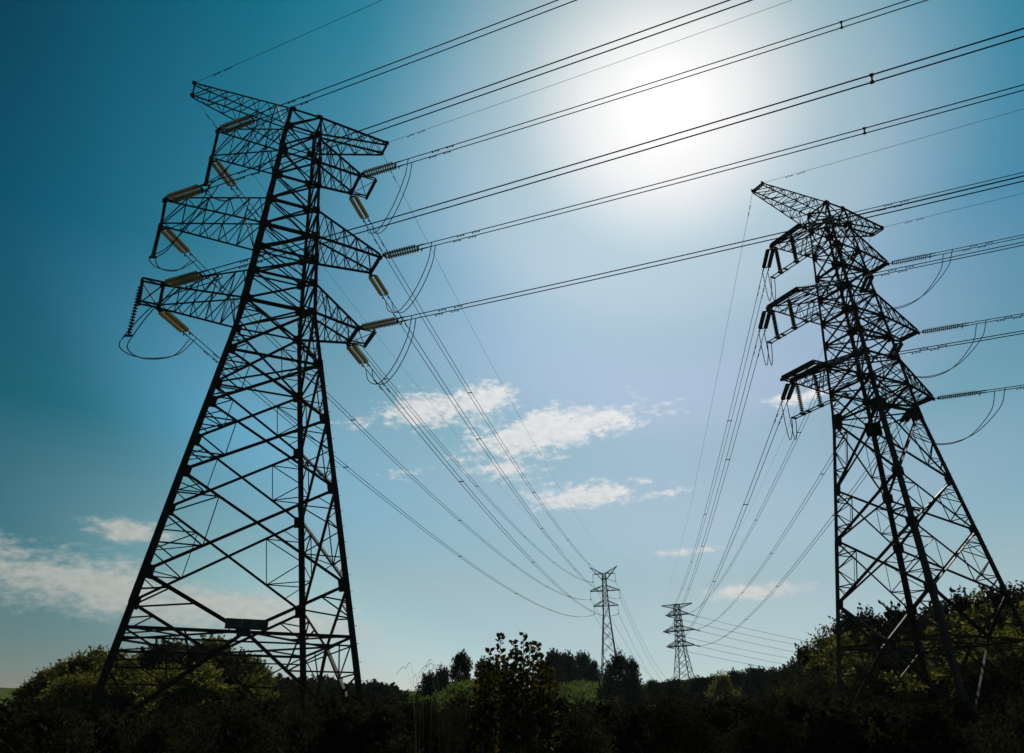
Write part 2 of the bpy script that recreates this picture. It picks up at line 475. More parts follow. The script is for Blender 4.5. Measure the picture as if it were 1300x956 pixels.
# ------------------------------------------------------------------ lattice pylons
class Tower:
    """square lattice pylon: local x = crossarm axis, local y = line axis, z above the base"""
    def __init__(s, name, X, Y, yaw_az, base, wk, wt, slope, zk, arms, ztop, mat, label, group=None):
        s.base, s.mat = base, mat
        s.wk, s.wt, s.sl, s.zk, s.zt = wk, wt, slope, zk - base, ztop - base
        s.arms = arms
        s.mw = Matrix.Translation((X, Y, base)) @ Matrix.Rotation(R(90 - yaw_az), 4, 'Z')
        s.root = empty(name, mat=s.mw)
        tag(s.root, label, 'pylon', group)

    def w(s, z):
        return s.wk + (s.wt - s.wk) * (z - s.zk) / (s.zt - s.zk) if z > s.zk else s.wk + s.sl * (s.zk - z)

    def corner(s, i, z):
        w = s.w(z)
        sx, sy = ((-1, -1), (1, -1), (1, 1), (-1, 1))[i % 4]
        return Vector((sx * w, sy * w, z))

    def fn(s, i):
        return Vector(((0, -1, 0), (1, 0, 0), (0, 1, 0), (-1, 0, 0))[i % 4])

    def wpt(s, u, v, z):
        return s.mw @ Vector((u, v, z))

    def bar(s, name, a, b, w, ref, parent=None):
        return bar(name, a, b, w, ref, parent or s.root, s.mat)

    def legs(s, zs, widths, gus=0.5, bolts=None):
        """each leg is one mesh with its kink; node plates are its sub-parts"""
        s.leg = []
        for i in range(4):
            m = MB()
            sx, sy = ((-1, -1), (1, -1), (1, 1), (-1, 1))[i]
            ref = Vector((-sx, 0, 0)) if sx * sy > 0 else Vector((0, -sy, 0))
            cut = sorted(set([0, s.zk, s.zt] + [z for z, _ in widths]))
            for a, b in zip(cut[:-1], cut[1:]):
                wv = [q for z, q in widths if z <= a + .01][-1]
                m.angle(s.corner(i, a - (0.25 if a > 0 else 0.3)), s.corner(i, b), wv, ref, 0.13)
            lg = m.build('leg', M[s.mat], s.root)
            s.leg.append(lg)
            for z, g in zs:
                c = s.corner(i, z)
                up = (s.corner(i, z + 1) - s.corner(i, z - 1)).normalized()
                for sgn, ax in ((-sx, Vector((1, 0, 0))), (-sy, Vector((0, 1, 0)))):
                    n = Vector((0, sy, 0)) if ax.x else Vector((sx, 0, 0))
                    plate('gusset_plate', c + ax * (sgn * g * .32) + n * 0.03, up, ax, g * 1.15, g, 0.03, lg, s.mat)
            if bolts == i:
                b = MB()
                z = 1.0
                while z < s.zt - 1:
                    c = s.corner(i, z)
                    o = Vector((sx, 0, 0)) if int(z / .45) % 2 else Vector((0, sy, 0))
                    b.tube([c, c + o * 0.26], 0.014, 4)
                    z += 0.45
                tag(b.build('step_bolts', M['fitting'], lg), kind='stuff')

    def xpanel(s, za, zb, wd, red=0, wr=0.07):
        """X bracing on the four faces between two levels, with redundant bars towards the legs"""
        for i in range(4):
            n = s.fn(i)
            a0, b0, a1, b1 = s.corner(i, za), s.corner(i + 1, za), s.corner(i, zb), s.corner(i + 1, zb)
            off = n * 0.05
            s.bar('diagonal_brace', a0 + off, b1 + off, wd, n)
            s.bar('diagonal_brace', b0 - off, a1 - off, wd, n)
            if not red:
                continue
            w0, w1 = s.w(za), s.w(zb)
            t = w0 / (w0 + w1)
            xp = a0.lerp(b1, t)
            for l0, l1 in ((a0, a1), (b0, b1)):
                lo, hi = l0.lerp(xp, .5), l1.lerp(xp, .5)
                lm = l0.lerp(l1, t)
                s.bar('secondary_brace', lm, lo, wr, n)
                s.bar('secondary_brace', lm, hi, wr, n)
                if red > 1:
                    s.bar('secondary_brace', l0.lerp(l1, t * .5), lo, wr, n)
                    s.bar('secondary_brace', l0.lerp(l1, t + (1 - t) * .5), hi, wr, n)
                    s.bar('secondary_brace', lo, hi, wr * .8, n)
                if red > 2:
                    s.bar('secondary_brace', l0.lerp(l1, t * .5), l0.lerp(lo, .5), wr * .8, n)
                    s.bar('secondary_brace', l0.lerp(l1, t + (1 - t) * .5), l1.lerp(hi, .5), wr * .8, n)
            if red > 1:      # bars across the corner from this face to the next
                w_ = s.w(za)
                nx = s.corner(i + 2, za)
                p = b0.lerp(xp, .5)
                xq = b0.lerp(s.corner(i + 2, zb), t)
                q = b0.lerp(xq, .5)
                s.bar('secondary_brace', p, q, wr * .8, (0, 0, 1))

    def ring(s, z, w, plan=True):
        for i in range(4):
            s.bar('horizontal_strut', s.corner(i, z), s.corner(i + 1, z), w, s.fn(i))
        if plan:
            s.bar('plan_brace', s.corner(0, z), s.corner(2, z), w * .7, (0, 0, 1))
            s.bar('plan_brace', s.corner(1, z), s.corner(3, z) + Vector((0, 0, .06)), w * .7, (0, 0, 1))

    def kbase(s, zn, zh, wd, wr):
        """foot: V from the lowest nodes to the middle of the strut, inverted V down to the feet"""
        for i in range(4):
            n = s.fn(i)
            a, b = s.corner(i, zh), s.corner(i + 1, zh)
            mid = a.lerp(b, .5)
            s.bar('horizontal_strut', a, b, wd * .9, n)
            s.bar('horizontal_strut', a - Vector((0, 0, .45)), b - Vector((0, 0, .45)), wr, n)
            for l in (i, i + 1):
                top, bot = s.corner(l, zn), s.corner(l, 0)
                leg_h = s.corner(l, zh)
                s.bar('diagonal_brace', top, mid, wd, n)
                s.bar('diagonal_brace', bot + Vector((0, 0, .2)), mid, wd, n)
                for k in (.33, .66):
                    s.bar('secondary_brace', top.lerp(leg_h, k), top.lerp(mid, k * .8), wr, n)
                    s.bar('secondary_brace', bot.lerp(leg_h, 1 - k), bot.lerp(mid, 1 - k), wr, n)
                s.bar('secondary_brace', top.lerp(leg_h, .66), top.lerp(mid, .27), wr, n)
                s.bar('secondary_brace', bot.lerp(leg_h, .66), bot.lerp(mid, .33), wr, n)
                s.bar('secondary_brace', leg_h, bot.lerp(mid, .66), wr, n)
                s.bar('secondary_brace', leg_h.lerp(mid, .5), bot.lerp(mid, .66), wr, n)
            c2 = s.corner(i + 1, zh).lerp(s.corner(i + 2, zh), .5)
            s.bar('plan_brace', mid, c2, wr * 1.3, (0, 0, 1))
            s.bar('plan_brace', s.corner(i, zh), mid.lerp(s.corner(i + 3, zh).lerp(s.corner(i, zh), .5), .5), wr, (0, 0, 1))
            plate('gusset_plate', mid, s.corner(i + 1, zh) - s.corner(i, zh), (0, 0, 1), .55, .4, .03, s.leg[i], s.mat)

    def arm(s, side, z, depth, L, t, N=4, wc=0.15, wr=0.07, flat_top=False, ext=0.0, heavy=0.16):
        """crossarm: chords and tip beam in one mesh, each lattice bar a sub-part"""
        z -= s.base
        if flat_top:                      # earth-wire beam: level top chords, bottom chords rising to the tip
            zr, zo = z, z - depth
        else:                             # conductor arm: level bottom chords, top chords falling to the tip
            zr, zo = z, z + depth
        wa, wb = s.w(zr), s.w(zo)
        tipz = 0.22
        ch = {}
        for vs in (-1, 1):
            ch[vs, 'l'] = (Vector((side * wa, vs * wa, zr)), Vector((side * L, vs * t, zr)))
            ch[vs, 'o'] = (Vector((side * wb, vs * wb, zo)), Vector((side * L, vs * t, zr + (-tipz if flat_top else tipz))))
        m = MB()
        for (vs, k), (a, b) in ch.items():
            m.angle(a, b, wc if k == 'l' else wc * .85, (0, vs, 0))
        a, b = ch[-1, 'l'][1], ch[1, 'l'][1]
        e = (b - a).normalized() * 0.15
        m.angle(a - e, b + e, heavy, (0, 0, 1))
        a2, b2 = ch[-1, 'o'][1], ch[1, 'o'][1]
        m.angle(a2, b2, heavy * .8, (0, 0, 1))
        if ext:
            o = Vector((side * ext, 0, 0))
            for p in (a, b, a2, b2):
                m.angle(p, p + o, wc * .7, (0, 0, 1))
            m.angle(a + o - e, b + o + e, heavy, (0, 0, 1))
            m.angle(a2 + o, b2 + o, heavy * .7, (0, 0, 1))
        arm = m.build('crossarm', M[s.mat], s.root)
        sub = lambda p, q, w, ref: bar('lattice_bar', p, q, w, ref, arm, s.mat)
        for vs in (-1, 1):
            l, o = ch[vs, 'l'], ch[vs, 'o']
            for k in range(N):
                f0, f1 = k / N, (k + 1) / N
                fm = (k + .5) / N
                sub(o[0].lerp(o[1], f0) if k else l[0].lerp(l[1], 0), l[0].lerp(l[1], fm) if k else o[0].lerp(o[1], fm), wr, (0, 1, 0))
                if k:
                    sub(l[0].lerp(l[1], fm), o[0].lerp(o[1], f1 if k < N - 1 else .97), wr, (0, 1, 0))
                    sub(l[0].lerp(l[1], f0), o[0].lerp(o[1], f0), wr * .8, (0, 1, 0))
                else:
                    sub(o[0].lerp(o[1], fm), l[0].lerp(l[1], f1), wr, (0, 1, 0))
        for key, ref in (('l', (0, 0, 1)), ('o', (0, 0, 1))):
            p, q = ch[-1, key], ch[1, key]
            for k in range(N):
                f0, f1 = k / N, (k + 1) / N
                sub(p[0].lerp(p[1], f0), q[0].lerp(q[1], f1), wr, ref)
                if key == 'l' and k == 0:
                    sub(q[0].lerp(q[1], f0) + Vector((0, 0, .05)), p[0].lerp(p[1], f1) + Vector((0, 0, .05)), wr, ref)
                if k:
                    sub(p[0].lerp(p[1], f0), q[0].lerp(q[1], f0), wr * .8, ref)
        if ext:
            sub(a, b + o_vec(side, ext), wr, (0, 0, 1))
            sub(b, a + o_vec(side, ext), wr, (0, 0, 1))
            sub(a, a2 + o_vec(side, ext), wr, (0, 1, 0))
            sub(b, b2 + o_vec(side, ext), wr, (0, 1, 0))
        for vs in (-1, 1):
            p = ch[vs, 'l'][1]
            plate('hanger_plate', p, (1, 0, 0), (0, 0, 1), .3, .34, .05, arm, s.mat)
        return arm

    def tip(s, side, z, L, t, vs):
        return s.wpt(side * L, vs * t, z - s.base)


def o_vec(side, ext):
    return Vector((side * ext, 0, 0))


Z0 = EYE
T1 = dict(X=-15.978, Y=45.826, yaw=63.1, tL=1.54, tR=1.19, tT=.66,
          z={'1': 25.64 + Z0, '2': 31.86 + Z0, '3': 38.64 + Z0, 'T': 43.13 + Z0},
          L={'L1': 7.12, 'L2': 8.11, 'L3': 5.87, 'LT': 8.04, 'R1': 5.43, 'R2': 6.61, 'R3': 4.52, 'RT': 6.58})
T3 = dict(X=28.708, Y=57.729, yaw=62.7, tL=1.66, tR=.92, tT=.60,
          z={'1': 25.16 + Z0, '2': 31.50 + Z0, '3': 38.16 + Z0, 'T': 42.74 + Z0},
          L={'L1': 6.73, 'L2': 7.85, 'L3': 6.03, 'LT': 8.15, 'R1': 6.51, 'R2': 7.02, 'R3': 5.45, 'RT': 6.66})
T2 = dict(X=36.61, Y=330.57, yaw=101.0, tL=.3, tR=.3, tT=.2,
          z={'1': 49.98 + Z0, '2': 55.91 + Z0, '3': 62.58 + Z0, 'T': 65.57 + Z0},
          L={'L1': 4.89, 'L2': 5.9, 'L3': 4.64, 'LT': 5.68, 'R1': 4.89, 'R2': 5.9, 'R3': 4.64, 'RT': 5.68})
T4 = dict(X=72.13, Y=365.31, yaw=121.0, tL=.8, tR=.8, tT=.4,
          z={'1': 37.95 + Z0, '2': 44.26 + Z0, '3': 50.95 + Z0, 'T': 55.42 + Z0},
          L={'L1': 6.19, 'L2': 7.03, 'L3': 5.14, 'LT': 6.96, 'R1': 6.19, 'R2': 7.03, 'R3': 5.14, 'RT': 6.96})


def big_pylon(P, name, label, base, zk, wk, wt, sl, lower, zh, exts, bolts, group, big=False):
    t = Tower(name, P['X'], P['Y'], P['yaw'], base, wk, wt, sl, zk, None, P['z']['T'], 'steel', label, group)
    b = base
    zl = {k: v - b for k, v in P['z'].items()}
    up = [zl['1'], zl['1'] + 2.25, (zl['1'] + 2.25 + zl['2']) / 2, zl['2'], zl['2'] + 2.25, (zl['2'] + 2.25 + zl['3']) / 2, zl['3'], zl['T'] - 1.75, zl['T']]
    low = [z + Z0 - b for z in lower]
    nodes = [(z, .62) for z in low[1:]] + [(low[0], 1.0 if big else .62)] + [(z, .55) for z in up[:-1]] + [(up[-1], .4)]
    t.legs(nodes, [(0, .34), (low[-2], .30), (low[0], .24), (zl['2'], .20), (zl['3'], .16)], bolts=bolts)
    lv = sorted(low + up)
    for k, (a, c) in enumerate(zip(lv[:-1], lv[1:])):
        h = c - a
        if h < .3:
            continue
        below = c <= zl['1'] + .01
        t.xpanel(a, c, .15 if below else .11, red=(3 if h > 3.6 else 2) if below and h > 2.5 else (1 if h > 2.3 else 0), wr=.068 if below else .055)
    for z in up:
        t.ring(z, .14 if z < zl['3'] else .11)
    if low[0] < zl['1'] - 1:
        t.ring(low[0], .14)
    t.kbase(low[-1], zh + Z0 - b, .17, .08)
    for a in ('1', '2', '3'):
        for sd, c in ((-1, 'L'), (1, 'R')):
            L = P['L'][c + a]
            t.arm(sd, P['z'][a], 2.25, L, P['t' + c], N=5 if L > 6 else 4, wc=.14, wr=.06, ext=exts.get(c + a, 0), heavy=.20 if c == 'L' else .17)
    for sd, c in ((-1, 'L'), (1, 'R')):
        t.arm(sd, P['z']['T'], 1.7, P['L'][c + 'T'], P['tT'], N=6 if sd < 0 else 5, wc=.13, wr=.055, flat_top=True, heavy=.12)
    return t


B1, B3 = 1.4, 2.0
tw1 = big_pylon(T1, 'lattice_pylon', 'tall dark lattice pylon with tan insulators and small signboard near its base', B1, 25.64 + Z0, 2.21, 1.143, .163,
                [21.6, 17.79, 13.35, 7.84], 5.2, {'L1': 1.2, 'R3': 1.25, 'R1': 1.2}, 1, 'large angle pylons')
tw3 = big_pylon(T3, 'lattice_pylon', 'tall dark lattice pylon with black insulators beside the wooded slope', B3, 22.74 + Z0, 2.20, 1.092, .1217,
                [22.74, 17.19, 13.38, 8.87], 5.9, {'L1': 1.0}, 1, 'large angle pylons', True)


def signboard(t, zh):
    w = t.w(zh)
    m = MB()
    m.box((0.05, -w - .12, zh + .33), (1.03, .03, .245))
    bd = m.build('sign_board', M['board'], t.root)
    for k in range(4):
        p = MB()
        p.box((-.36 + k * .30, -w - .158, zh + .35), (.135, .006, .19))
        p.build('sign_panel', M['panel'], bd)
    for x in (-.21, .39):
        r = MB()
        r.box((x, -w - .160, zh + .37), (.012, .006, .20))
        r.build('trim_strip', M['tube'], bd)
    for x in (-.75, 0.05, .85):
        r = MB()
        r.box((x, -w - .06, zh + .27), (.03, .028, .32))
        r.build('mounting_rail', M['fitting'], bd)
    c = MB()
    c.box((-.02, -w - .10, zh - .10), (.36, .05, .14))
    c.build('bracket', M['board'], bd)


signboard(tw1, 5.2 + Z0 - B1)


def far_pylon(P, name, label, base, zk, wk, wt, sl, levels, peaks):
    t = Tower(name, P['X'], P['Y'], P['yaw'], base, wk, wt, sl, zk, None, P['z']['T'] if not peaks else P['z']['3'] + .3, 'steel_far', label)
    b = base
    zl = {k: v - b for k, v in P['z'].items()}
    lw = [(0, .32), (zl['1'], .26)]
    t.legs([], lw)
    top = t.zt
    up = [zl['1'], zl['1'] + 2.0, (zl['1'] + 2 + zl['2']) / 2, zl['2'], zl['2'] + 2, (zl['2'] + 2 + zl['3']) / 2] + ([zl['3'] - 1.6, top] if peaks else [zl['3'], zl['3'] + 2.2, top])
    lv = sorted([z - b for z in levels] + up)
    lv = [0.0] + lv
    for a, c in zip(lv[:-1], lv[1:]):
        if c - a > .3:
            t.xpanel(a, c, .15 if peaks else .19)
    for z in up:
        t.ring(z, .16 if peaks else .26, plan=not peaks)
    for a in ('1', '2') if peaks else ('1', '2', '3'):
        for sd, c in ((-1, 'L'), (1, 'R')):
            t.arm(sd, P['z'][a], 2.0, P['L'][c + a], P['t' + c], N=2, wc=.22 if peaks else .28, wr=.10 if peaks else .13, heavy=.2)
    if peaks:
        for sd in (-1, 1):                   # two horns carry the earth wires, a bracket below each carries the upper phase
            m = MB()
            for vs in (-1, 1):
                w0, w1 = t.w(top - 2.6), t.w(top)
                tp = Vector((sd * P['L']['LT'], vs * .15, zl['T']))
                m.angle((sd * w0, vs * w0, top - 2.6), tp, .2, (0, 1, 0))
                m.angle((sd * w1, vs * w1, top), tp, .18, (0, 1, 0))
                br = Vector((sd * P['L']['L3'], vs * .15, zl['3']))
                m.angle((sd * w1, vs * w1, top), br, .2, (0, 1, 0))
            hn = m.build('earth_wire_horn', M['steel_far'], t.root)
            for k in (.25, .5, .75):
                p, q = Vector((sd * t.w(top - 2.6), -.5, top - 2.6)).lerp(tp, k), Vector((sd * t.w(top), -.5, top)).lerp(tp, k)
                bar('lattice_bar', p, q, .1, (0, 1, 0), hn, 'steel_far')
                bar('lattice_bar', Vector((p.x, .4 * (1 - k), p.z)), Vector((sd * P['L']['L3'] * (.3 + .6 * k), 0, zl['3'])), .08, (0, 1, 0), hn, 'steel_far')
    else:
        for sd, c in ((-1, 'L'), (1, 'R')):
            t.arm(sd, P['z']['T'], 1.7, P['L'][c + 'T'], P['tT'], N=3, wc=.18, wr=.09, flat_top=True, heavy=.15)
    return t


tw2 = far_pylon(T2, 'suspension_pylon', 'slender distant pylon with two upswept horns and hanging insulators', ground(T2['X'], T2['Y']), 49.0, 1.25, .75, .085,
                [45.5, 42, 38, 33.5], True)
tw4 = far_pylon(T4, 'lattice_pylon', 'distant broad lattice pylon with flat top beam, small behind far treetops', ground(T4['X'], T4['Y']), 37.5, 1.95, 1.1, .135, [34, 30, 26], False)


# ------------------------------------------------------------------ insulators, conductors
def string_mesh(name, mat, n, pitch, rad, seg=10):
    m = MB()
    prof = [(.035, 0), (.05, .03)]
    z = .05
    for k in range(n):
        prof += [(.04, z), (.042, z + pitch * .46), (rad * .6, z + pitch * .54), (rad, z + pitch * .70), (rad * .98, z + pitch * .75), (.055, z + pitch * .79), (.04, z + pitch * .98)]
        z += pitch
    prof += [(.05, z + .03), (.03, z + .06)]
    m.lathe(prof, seg)
    me = m.mesh(name, mat)
    me.materials.append(M['fitting'])
    for p in me.polygons:
        if max(math.hypot(me.vertices[i].co.x, me.vertices[i].co.y) for i in p.vertices) < .068:
            p.material_index = 1
    return me, z + .06


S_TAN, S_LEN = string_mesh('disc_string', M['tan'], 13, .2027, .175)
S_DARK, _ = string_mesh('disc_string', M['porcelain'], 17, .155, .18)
S_FAR, F_LEN = string_mesh('disc_string', M['porcelain'], 9, .3, .17, 6)
J_TAN, J_LEN = string_mesh('disc_string', M['porcelain'], 16, .15, .15)


def yoke_mesh():
    m = MB()
    m.box((0, 0, 0), (.27, .035, .07))
    m.tube([(0, 0, 0), (0, 0, -.36)], .035, 6)
    return m.mesh('yoke_plate', M['fitting'])


def clamp_mesh():
    m = MB()
    m.tube([(0, 0, 0), (0, 0, .16), (0, 0, .5), (0, 0, .75)], [.03, .05, .05, .04], 6)
    m.box((0, .1, .22), (.025, .10, .04))
    return m.mesh('dead_end_clamp', M['fitting'])


YOKE, CLAMP = yoke_mesh(), clamp_mesh()
TOTAL = .40 + S_LEN + .75          # arm tip to the end of the clamp


def tension_string(P, d, mesh, label, group, horiz):
    """double string from an arm tip along direction d; returns the two wire ends"""
    Z = d.normalized()
    X = Vector((Z.y, -Z.x, 0)).normalized() * horiz
    Y = Z.cross(X)
    B = Matrix(((X.x, Y.x, Z.x, P.x), (X.y, Y.y, Z.y, P.y), (X.z, Y.z, Z.z, P.z), (0, 0, 0, 1)))
    r = empty('insulator_string', mat=B)
    tag(r, label, 'insulator', group)
    link('yoke_plate', YOKE, r, Matrix.Translation((0, 0, .38)))
    link('yoke_plate', YOKE, r, Matrix.Translation((0, 0, .42 + S_LEN)) @ Matrix.Rotation(math.pi, 4, 'X') @ Matrix.Scale(.3, 4, (0, 0, 1)))
    for sx in (-1, 1):
        link('disc_string', mesh, r, Matrix.Translation((sx * .225, 0, .40)))
        link('dead_end_clamp', CLAMP, r, Matrix.Translation((sx * .225, 0, .42 + S_LEN)))
    return [B @ Vector((sx * .225, 0, TOTAL)) for sx in (-1, 1)], B


def tube_obj(name, pts, r, mat, parent=None, n=5):
    m = MB()
    m.tube(pts, r, n)
    return m.build(name, M[mat], parent, smooth=True)


def para(P0, P1, S, s):
    p = P0.lerp(P1, s)
    return p - Vector((0, 0, 4 * S * s * (1 - s)))


def spacer_mesh():
    m = MB()
    m.box((0, 0, 0), (.225, .04, .04))
    m.box((.225, 0, 0), (.045, .08, .055))
    m.box((-.225, 0, 0), (.045, .08, .055))
    return m.mesh('spacer', M['fitting'])


def damper_mesh():
    m = MB()
    m.tube([(0, -.24, -.10), (0, -.12, -.11), (0, .12, -.11), (0, .24, -.10)], .012, 4)
    for y in (-1, 1):
        m.tube([(0, y * .16, -.105), (0, y * .2, -.105), (0, y * .29, -.10)], [.02, .045, .04], 6)
    m.box((0, 0, -.05), (.02, .03, .07))
    return m.mesh('damper', M['fitting'])


SPACER, DAMPER = spacer_mesh(), damper_mesh()


def axes_at(p, d):
    Z = d.normalized()
    X = Vector((Z.y, -Z.x, 0)).normalized()
    U = X.cross(Z)
    return Matrix(((X.x, Z.x, U.x, p.x), (X.y, Z.y, U.y, p.y), (X.z, Z.z, U.z, p.z), (0, 0, 0, 1)))


def bundle(P0, P1, S, trim0, trim1, label, group, r, spc, dampers=True, nseg=48, phase=.5, r_end=None):
    """twin conductors between two points, with spacers and dampers"""
    L = (P1 - P0).length
    s0, s1 = trim0 / L, 1 - trim1 / L
    root = empty('conductor_bundle', para(P0, P1, S, s0))
    tag(root, label, 'power line', group)
    H = Vector(((P1 - P0).y, -(P1 - P0).x, 0)).normalized()
    org = root.location.copy()
    for sx in (-1, 1):
        # points closer together near both ends, where the curve is read most clearly
        pts = [para(P0, P1, S, s0 + (s1 - s0) * k / nseg) + H * (sx * .225) - org for k in range(nseg + 1)]
        rr = r if r_end is None else [r + (r_end - r) * k / nseg for k in range(nseg + 1)]
        tube_obj('conductor', pts, rr, 'wire', root)
        if dampers:
            for dd in (2.4 + .5 * (sx > 0), 3.6 + .5 * (sx > 0)):
                s = s0 + dd / L
                p = para(P0, P1, S, s) + H * (sx * .225)
                B = axes_at(p - org, para(P0, P1, S, s + .01) - para(P0, P1, S, s))
                link('damper', DAMPER, root, B)
    k = phase
    while spc and k * spc < L * (s1 - s0) - 6:
        s = s0 + k * spc / L
        p = para(P0, P1, S, s)
        link('spacer', SPACER, root, axes_at(p - org, para(P0, P1, S, s + .01) - p))
        k += 1
    return root


def earth_wire(P0, P1, S, label, group, r):
    org = P0.copy()
    pts = [para(P0, P1, S, k / 48) - org for k in range(49)]
    m = MB()
    m.tube(pts, r, 4)
    o = m.build('earth_wire', M['wire_thin'])
    o.location = org
    tag(o, label, 'power line', group)
    L = (P1 - P0).length
    for dd in (2.2, 3.2):
        p = para(P0, P1, S, dd / L)
        link('damper', DAMPER, o, axes_at(p - org, P1 - P0))
    return o


def tip_pt(P, t, key, vs):
    sd, c = (-1, 'L') if key[0] == 'L' else (1, 'R')
    tt = P['tT'] if key[1] == 'T' else P['t' + c]
    return t.tip(sd, P['z'][key[1]], P['L'][key], tt, vs)


def virtual(P, az, dist, dz, yaw=None, tv=None):
    """arm tips of the next pylon of a line, out of the picture"""
    q = dict(P)
    q['X'], q['Y'] = P['X'] + dist * math.sin(R(az)), P['Y'] + dist * math.cos(R(az))
    q['yaw'] = az - 90 if yaw is None else yaw
    q['z'] = {k: v + dz for k, v in P['z'].items()}
    return q


def vtip(q, key, vs=0):
    sd, c = (-1, 'L') if key[0] == 'L' else (1, 'R')
    u, v = sd * q['L'][key], vs * (q['tT'] if key[1] == 'T' else q['t' + c])
    a = R(q['yaw'])
    return Vector((q['X'] + u * math.sin(a) - v * math.cos(a), q['Y'] + u * math.cos(a) + v * math.sin(a), q['z'][key[1]]))


LEVEL = {'1': 'lowest', '2': 'middle', '3': 'upper'}


def loop_pts(A, B, dip, da, db, n=22):
    """slack jumper from A to B leaving both ends steeply downwards"""
    pts = []
    for k in range(n + 1):
        s = k / n
        # flattened catenary: deep belly, steep ends
        f = 1 - abs(2 * s - 1) ** 2.6
        p = A.lerp(B, s)
        pts.append(p - Vector((0, 0, dip * f)))
    return pts


def smooth_path(ctrl, n=10):
    """Catmull-Rom through control points"""
    c = [ctrl[0] * 2 - ctrl[1]] + list(ctrl) + [ctrl[-1] * 2 - ctrl[-2]]
    out = []
    for i in range(1, len(c) - 2):
        for k in range(n):
            t = k / n
            p0, p1, p2, p3 = c[i - 1], c[i], c[i + 1], c[i + 2]
            out.append(.5 * ((2 * p1) + (p2 - p0) * t + (2 * p0 - 5 * p1 + 4 * p2 - p3) * t * t + (3 * p1 - p0 - 3 * p2 + p3) * t ** 3))
    out.append(ctrl[-1])
    return out


def jumper(paths, label, group, r=.033):
    o0 = paths[0][0]
    root = empty('jumper_cable', o0)
    tag(root, label, 'jumper cable', group)
    for p in paths:
        tube_obj('jumper_wire', [q - o0 for q in p], r, 'wire', root)
    return root


def hang_string(P, L, mesh, label, group, twin=False):
    B = Matrix.Translation(P) @ Matrix.Rotation(math.pi, 4, 'X')
    r = empty('jumper_insulator', mat=B)
    tag(r, label, 'insulator', group)
    link('shackle', PLATE['fitting'], r, Matrix.Translation((0, 0, .12)) @ Matrix.Diagonal((.06, .06, .3, 1)))
    k = L or 1.0
    link('disc_string', mesh, r, Matrix.Translation((0, 0, .22)) @ Matrix.Diagonal((1, 1, k, 1)))
    link('clamp', PLATE['fitting'], r, Matrix.Translation((0, 0, .30 + J_LEN * k)) @ Matrix.Diagonal((.5, .09, .12, 1)))
    return P - Vector((0, 0, .34 + J_LEN * k))


def dress(P, t, tvfar, far_tip, tvover, S_far, S_over, who, dark, far_name, over_name, g):
    """strings, jumpers and conductors of one big pylon. 'far' leaves by the +v tips, 'over' by the -v tips"""
    mesh = S_DARK if dark else S_TAN
    shade = 'black' if dark else 'tan'
    ends = {}
    for a in '123':
        for c in 'LR':
            key = c + a
            side = g['L'] if c == 'L' else g['R']
            pf, po = tip_pt(P, t, key, 1), tip_pt(P, t, key, -1)
            qf, qo = far_tip(key), vtip(tvover, key, 0)
            for nm, p, q, S, word in (('far', pf, qf, S_far, far_name), ('over', po, qo, S_over, over_name)):
                L = (q - p).length
                d = para(p, q, S, TOTAL / L) - p
                e, B = tension_string(p, d, mesh, '%s twin insulator string, %s %s arm of %s, pulling %s' % (shade, LEVEL[a], side, who, word.replace('running ', '')),
                                      '%s insulator strings' % shade, 1)
                ends[key, nm] = e
                if nm == 'over':
                    bundle(p, q, S, TOTAL, TOTAL, 'twin conductors from %s %s arm of %s %s' % (LEVEL[a], side, who, word), 'conductors ' + word,
                           .034, 58, phase=g['ph'].get(key, .6))
                else:
                    bundle(p, q, S, TOTAL, g['trim'], 'twin conductors from %s %s arm of %s %s' % (LEVEL[a], side, who, word), 'conductors ' + word,
                           .030, 46, phase=.55 + .07 * int(a), r_end=.038)
    for c in 'LR':
        side = g['L'] if c == 'L' else g['R']
        po = tip_pt(P, t, c + 'T', -1)
        earth_wire(po, vtip(tvover, c + 'T', 0), S_over * .72, 'thin earth wire from %s top beam tip of %s %s' % (side, who, over_name.replace('running ', '')), 'earth wires', .018)
        earth_wire(tip_pt(P, t, c + 'T', 1), far_tip(c + 'T'), S_far * .8, 'thin earth wire from %s top beam tip of %s %s' % (side, who, far_name), 'earth wires', .015)
    return ends


OV1 = virtual(T1, 114.9, 320, 24.4, yaw=24.9)
OV3 = virtual(T3, 114.6, 320, 26.2, yaw=24.6)


def t2_tip(key):
    p = vtip(T2, key)
    return p if key[1] == 'T' else p - Vector((0, 0, 3.2))


def t4_tip(key):
    return vtip(T4, key, -1)


W1, W3 = 'signboard pylon', 'slope pylon'
e1 = dress(T1, tw1, None, t2_tip, OV1, 7.0, 9.25, W1, False, 'toward horned pylon', 'running overhead past the sun',
           dict(L='outer', R='inner', trim=.3, ph={'R3': .526, 'L1': .636, 'R2': .5, 'R1': .47, 'L3': 1.25, 'L2': 1.25}))
e3 = dress(T3, tw3, None, t4_tip, OV3, 6.0, 8.3, W3, True, 'toward flat-topped pylon', 'running overhead away from the sun',
           dict(L='inner', R='outer', trim=TOTAL, ph={}))

